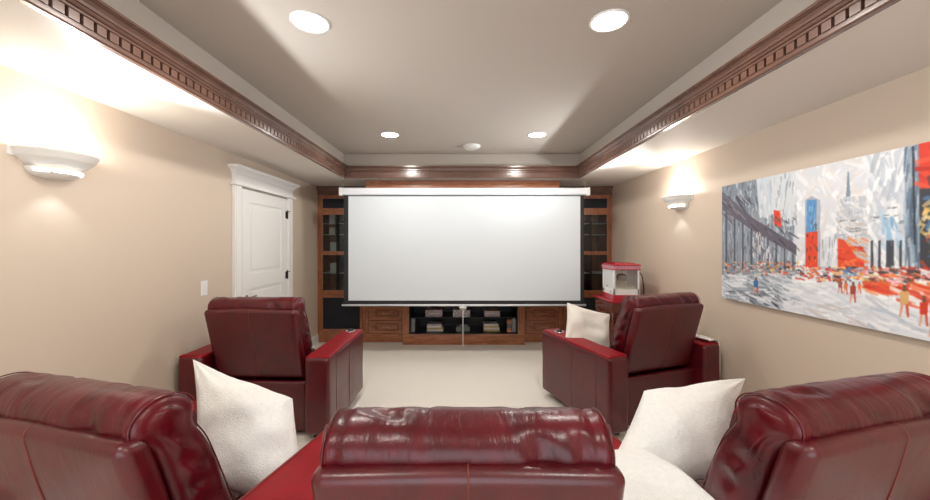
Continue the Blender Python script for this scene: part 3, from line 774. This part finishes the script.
m.box(-W / 2 - .012, W / 2 + .012, -D / 2 - .012, D / 2 + .012, .362, .372, b=.002); m.box(-W / 2 - .014, W / 2 + .014, -D / 2 - .014, D / 2 + .014, .413, .425, b=.003)
a, b, z0, z1, z2 = W / 2 + .01, D / 2 + .01, .425, .447, .447
m.add([(-a, -b, z0), (a, -b, z0), (a, b, z0), (-a, b, z0), (-a + .06, -b + .06, z1), (a - .06, -b + .06, z1), (a - .06, b - .06, z1), (-a + .06, b - .06, z1)],
      [(0, 1, 5, 4), (1, 2, 6, 5), (2, 3, 7, 6), (3, 0, 4, 7), (4, 5, 6, 7)])
m.build('red_roof', M['redmetal'], t)
m = MB(); m.lathe([(.0001, .215), (.05, .215), (.058, .225), (.058, .28), (.062, .283), (.055, .286), (.045, .30), (.0001, .302)], cen=(.02, 0, 0), n=28); m.tube([(.02, 0, .30), (.02, 0, .37)], .008); m.tube([(-.04, 0, .26), (-.09, -.02, .27)], .006)
m.build('kettle', M['chrome'], t)
m = MB()
for k in range(3): m.cyl((-W / 2 - .012, -.10 + .10 * k, .10 + .06 * (k % 2)), .012, .012, 'X', 12)
m.build('control_knob', M['chrome'], t)
m = MB(); soft(m, (W - .05, D - .05, .09), (0, 0, .118), .03, (14, 12, 2), None, .02, 26); o = m.build('popcorn_heap', M['popcorn'], t); o['kind'] = 'stuff'
m = MB(); m.tube([(2.25, 4.60, 1.20), (2.30, 4.62, 1.14), (2.325, 4.63, 1.0), (2.335, 4.64, .80), (2.335, 4.64, .45)], .006, 8)  # dark strip added on the wall where only shadow falls
o = m.build('wall_shadow_strip', M['black']); tag(o, 'dark strip standing in for the shadow on the wall behind the popcorn machine', 'shadow strip')

# ================================================================ PAINTING
PYL, PYR = 3.21, 1.45; PZ0, PZ1 = EYE - .486, EYE + .502; PX = XR - .04
NU, NV = 900, 436
img = np.ones((NV, NU, 3), np.float32) * np.array([.86, .87, .89], np.float32)
rng = np.random.default_rng(4)
def cp(cx, cy):
    """point of the picture, measured on an enlarged view -> canvas cell"""
    px = 620 + cx / 2.274; py = 130 + cy / 2.274
    Yd = PX * F / (px - 463); h = (243 - py) * Yd / F
    return ((PYL - Yd) / (PYL - PYR) * NU, (PZ1 - (EYE + h)) / (PZ1 - PZ0) * NV)
def fillp(pts, col, jit=0.0, alpha=1.0):
    P = np.array(pts, float); x0, y0 = np.floor(P.min(0)).astype(int); x1, y1 = np.ceil(P.max(0)).astype(int) + 1
    x0 = max(x0, 0); y0 = max(y0, 0); x1 = min(x1, NU); y1 = min(y1, NV)
    if x1 <= x0 or y1 <= y0: return
    X, Y = np.meshgrid(np.arange(x0, x1) + .5, np.arange(y0, y1) + .5)
    ins = np.zeros(X.shape, bool); n = len(P)
    for i in range(n):
        xa, ya = P[i]; xb, yb = P[(i + 1) % n]
        c = ((ya > Y) != (yb > Y)) & (X < (xb - xa) * (Y - ya) / (yb - ya + 1e-9) + xa); ins ^= c
    col = np.array(col, np.float32) / 255
    if jit: col = np.clip(col + rng.normal(0, jit), 0, 1)
    reg = img[y0:y1, x0:x1]; reg[ins] = reg[ins] * (1 - alpha) + col * alpha
def poly(cpts, col, **k): fillp([cp(*p) for p in cpts], col, **k)
def strokes(box, n, cols, ln, wd, ang, jit=.04, alpha=.68):
    """short brush strokes inside an enlarged-view box"""
    (ax_, ay_, bx_, by_) = box
    for _ in range(n):
        u, v = cp(rng.uniform(ax_, bx_), rng.uniform(ay_, by_)); l = rng.uniform(*ln); w_ = rng.uniform(*wd); a = math.radians(rng.uniform(*ang))
        c = cols[rng.integers(len(cols))]; dx, dy = math.cos(a), math.sin(a)
        t_ = [(-l / 2, -w_ / 2), (-l / 4, -w_ / 1.7), (l / 2, -w_ / 3), (l / 1.8, w_ / 4), (l / 5, w_ / 1.8), (-l / 2.2, w_ / 2)]
        fillp([(u + p * dx - q * dy, v + p * dy + q * dx) for p, q in t_], c, jit=jit, alpha=alpha)
W_, G1, G2, G3 = (232, 234, 238), (198, 204, 212), (150, 160, 172), (96, 104, 116)
DK, RD, OR, YE, BL, WH = (46, 48, 58), (222, 62, 36), (236, 120, 60), (240, 200, 110), (84, 140, 196), (246, 247, 248)
strokes((226, 0, 960, 300), 900, [W_, WH, (220, 224, 230), (226, 222, 220)], (30, 90), (6, 18), (-80, 80), .02, .6)
# far left dark buildings
poly([(231, 120), (315, 98), (330, 200), (400, 262), (400, 330), (231, 330)], (140, 150, 160))
poly([(231, 120), (318, 98), (322, 150), (300, 200), (231, 165)], (128, 140, 152))
strokes((234, 118, 315, 190), 90, [G2, G3, (120, 130, 142), G1], (12, 40), (4, 10), (60, 110), .04)
poly([(310, 105), (345, 96), (348, 215), (318, 200)], (205, 214, 222)); strokes((312, 100, 346, 210), 40, [G1, W_, (176, 190, 204)], (15, 50), (3, 9), (80, 100))
poly([(345, 96), (400, 80), (405, 262), (350, 225)], (214, 219, 224)); strokes((348, 90, 402, 255), 60, [G1, W_, G2], (12, 45), (3, 8), (75, 105))
strokes((234, 205, 395, 300), 260, [G2, (150, 162, 176), G3, (176, 184, 194), (108, 118, 132)], (14, 50), (4, 11), (75, 105))
poly([(350, 182), (364, 185), (368, 222), (352, 215)], RD); strokes((350, 182, 366, 220), 8, [RD, OR, DK], (5, 12), (3, 6), (0, 180))
# elevated railway
poly([(233, 140), (300, 198), (402, 262), (402, 284), (320, 240), (233, 182)], (98, 92, 104))
strokes((234, 150, 300, 205), 50, [(76, 72, 84), G3, (150, 150, 162), DK], (20, 60), (2, 6), (28, 48)); strokes((300, 200, 400, 278), 46, [(92, 88, 98), G3, DK, (168, 164, 172)], (16, 50), (2, 5), (25, 45))
for k in range(9):
    x = 240 + k * 19; yy = 188 + k * 11.5; poly([(x, yy), (x + 4, yy + 2), (x + 4, 318), (x, 318)], (70, 72, 84), alpha=.8)
strokes((236, 250, 330, 290), 14, [OR, RD, YE], (2, 6), (2, 4), (0, 90))
strokes((300, 235, 345, 310), 30, [W_, WH, (214, 190, 190)], (10, 36), (3, 7), (70, 110))
# red and blue tower
poly([(421, 160), (436, 150), (456, 160), (456, 318), (421, 318)], (176, 178, 186)); poly([(425, 160), (448, 158), (446, 232), (424, 236)], (92, 150, 205)); poly([(423, 234), (450, 230), (450, 318), (423, 318)], (226, 70, 40))
strokes((424, 162, 447, 228), 26, [BL, (140, 186, 222), G3], (8, 22), (3, 6), (70, 110)); strokes((424, 236, 450, 312), 26, [RD, (198, 50, 30), OR, DK], (6, 18), (3, 6), (60, 120))
strokes((450, 160, 460, 310), 14, [G1, G2], (20, 50), (2, 4), (85, 95)); strokes((460, 240, 494, 318), 30, [G1, G2, W_], (20, 50), (2, 6), (85, 95))
# spire and centre block
poly([(518, 95), (521, 95), (525, 158), (514, 158)], (130, 148, 164)); poly([(494, 168), (512, 152), (560, 150), (566, 318), (494, 322)], (196, 200, 208))
strokes((496, 158, 560, 250), 150, [G1, W_, (222, 214, 206), WH, G1, (176, 184, 194)], (10, 34), (3, 8), (-15, 90))
strokes((496, 205, 562, 240), 14, [G3, G2, (206, 160, 100)], (10, 26), (2, 4), (-8, 12)); strokes((498, 245, 562, 300), 50, [(214, 150, 90), G1, OR, (200, 190, 184)], (14, 40), (3, 7), (-10, 30))
poly([(496, 246), (510, 250), (540, 290), (556, 300), (556, 312), (496, 312)], (226, 74, 42)); strokes((498, 262, 552, 312), 30, [RD, OR, (200, 46, 30)], (10, 30), (3, 8), (-20, 60))
# pale high building on the right
poly([(568, 92), (640, 40), (648, 40), (648, 300), (568, 305)], (206, 212, 220)); strokes((570, 70, 645, 290), 150, [G1, W_, WH, (184, 194, 206)], (24, 80), (5, 14), (50, 120), .03)
strokes((575, 170, 645, 240), 14, [DK, G2, G3], (6, 16), (2, 3), (-10, 10)); strokes((595, 190, 640, 270), 16, [(150, 190, 220), (176, 206, 230)], (20, 50), (5, 10), (60, 100)); 
for x in (571, 588, 606, 612, 618, 636): poly([(x, 252), (x + 5, 250), (x + 6, 318), (x - 1, 318)], DK, alpha=.85)
poly([(646, 42), (680, 32), (684, 300), (656, 305)], (132, 154, 172)); strokes((648, 40, 682, 295), 110, [(110, 136, 158), (160, 182, 200), (84, 100, 118), G1], (30, 100), (3, 9), (82, 100))
poly([(664, 38), (669, 37), (674, 260), (668, 260)], (50, 60, 74))
# right edge signs
poly([(680, 28), (960, -60), (960, 120), (682, 138)], (220, 60, 40)); strokes((682, 0, 960, 130), 70, [RD, (238, 90, 60), (190, 40, 28)], (20, 60), (6, 16), (-30, 60))
poly([(681, 134), (960, 116), (960, 330), (683, 320)], (60, 62, 70)); strokes((684, 135, 960, 320), 140, [DK, G3, YE, (238, 210, 150), RD, G2, BL], (8, 34), (4, 12), (0, 180)); strokes((684, 180, 720, 240), 22, [YE, (238, 214, 150)], (8, 22), (4, 9), (0, 180))
strokes((700, 20, 960, 120), 12, [DK, (30, 30, 36)], (14, 40), (6, 12), (30, 100))
# street
poly([(231, 330), (960, 330), (980, 620), (231, 400)], (226, 229, 233))
strokes((234, 325, 400, 400), 300, [G2, (168, 178, 190), G1, (112, 122, 134), W_], (30, 90), (3, 9), (-12, 22)); strokes((300, 360, 380, 400), 20, [(70, 78, 92), (90, 98, 112)], (14, 46), (3, 7), (5, 35))
strokes((380, 330, 700, 450), 420, [W_, WH, (216, 220, 226), (206, 212, 222)], (30, 100), (4, 12), (-20, 20), .02); strokes((440, 380, 960, 520), 90, [G1, (184, 196, 210), (208, 200, 200), W_], (30, 90), (3, 9), (0, 30))
# traffic and crowd strip
strokes((234, 300, 430, 330), 190, [RD, OR, YE, WH, DK, G3, (240, 150, 130)], (5, 18), (3, 7), (-20, 20)); strokes((400, 312, 700, 345), 280, [RD, OR, YE, WH, DK, (190, 40, 30), G2], (6, 24), (3, 8), (-20, 20))
strokes((560, 318, 960, 360), 150, [RD, OR, YE, DK, WH, (220, 150, 160)], (8, 28), (3, 9), (-15, 20)); strokes((570, 352, 705, 372), 50, [RD, (240, 96, 50), OR], (30, 80), (3, 8), (4, 16)); strokes((640, 365, 960, 400), 50, [RD, (240, 96, 50), WH], (30, 90), (4, 10), (4, 18))
strokes((300, 325, 330, 350), 8, [BL, (120, 170, 210)], (6, 14), (3, 6), (-20, 20)); strokes((508, 310, 540, 330), 10, [BL, (70, 120, 180)], (6, 16), (4, 7), (-20, 20)); strokes((610, 335, 640, 352), 8, [(236, 150, 170), WH], (8, 20), (4, 7), (-20, 20))
# pedestrians
for x, y0, y1, c in ((310, 335, 372, BL), (502, 338, 372, (150, 80, 60)), (514, 342, 374, OR), (531, 345, 392, (160, 60, 50)), (545, 345, 372, OR), (648, 352, 425, (216, 170, 110)), (692, 378, 446, RD), (720, 372, 470, (90, 110, 150))):
    h = y1 - y0; w_ = h * .14
    poly([(x - w_, y0 + h * .2), (x + w_, y0 + h * .2), (x + w_ * .8, y0 + h * .6), (x - w_, y0 + h * .6)], c, jit=.04); poly([(x - w_ * .4, y0), (x + w_ * .4, y0), (x + w_ * .4, y0 + h * .2), (x - w_ * .4, y0 + h * .2)], (120, 80, 66))
    poly([(x - w_ * .9, y0 + h * .6), (x - w_ * .2, y0 + h * .6), (x - w_ * .9, y1), (x - w_ * 1.3, y1)], (224, 160, 130)); poly([(x + w_ * .1, y0 + h * .6), (x + w_ * .8, y0 + h * .6), (x + w_, y1), (x + w_ * .5, y1)], (206, 90, 70))
for _ in range(2):
    pad = np.pad(img, ((1, 1), (1, 1), (0, 0)), mode='edge')
    img = sum(pad[i:i + NV, j:j + NU] for i in range(3) for j in range(3)) / 9
lum = img.mean(2)
me = bpy.data.meshes.new('painted_surface')
iu, iv = np.meshgrid(np.arange(NU), np.arange(NV))
yy = (PYR - PYL) * (iu / (NU - 1)); zz = (PZ1 - PZ0) * (1 - iv / (NV - 1))
relief = -.0012 - .0010 * (lum - .5) - .0006 * rng.random(lum.shape)
co = np.stack([relief, yy, zz], -1).reshape(-1, 3).astype(np.float32)
a = (iv[:-1, :-1] * NU + iu[:-1, :-1]).reshape(-1); quads = np.stack([a, a + NU, a + NU + 1, a + 1], -1).astype(np.int32)
me.vertices.add(len(co)); me.vertices.foreach_set('co', co.reshape(-1))
me.loops.add(quads.size); me.loops.foreach_set('vertex_index', quads.reshape(-1))
me.polygons.add(len(quads)); me.polygons.foreach_set('loop_start', np.arange(0, quads.size, 4, dtype=np.int32)); me.polygons.foreach_set('loop_total', np.full(len(quads), 4, np.int32))
me.update(calc_edges=True)
lin = np.where(img <= .04045, img / 12.92, ((img + .055) / 1.055) ** 2.4) * .97
ca_ = me.color_attributes.new('paint', 'FLOAT_COLOR', 'POINT')
ca_.data.foreach_set('color', np.concatenate([lin.reshape(-1, 3), np.ones((NU * NV, 1))], 1).astype(np.float32).reshape(-1))
pm = mat('oil_paint_strokes', (.5, .5, .5), .55); at = pm.node_tree.nodes.new('ShaderNodeAttribute'); at.attribute_name = 'paint'
pm.node_tree.links.new(at.outputs['Color'], pm.node_tree.nodes['Principled BSDF'].inputs['Base Color']); me.materials.append(pm)
t = empty('wall_painting', (PX, PYL, PZ0), 0, 'large unframed canvas of a bright city street on the right wall', 'painting')
o = bpy.data.objects.new('painted_surface', me); C.objects.link(o); o.parent = t
m = MB(); m.box(0, .038, PYR - PYL, 0, 0, PZ1 - PZ0, b=.003); m.build('stretched_canvas', mat('canvas_edge', (.24, .26, .30), .8), t)
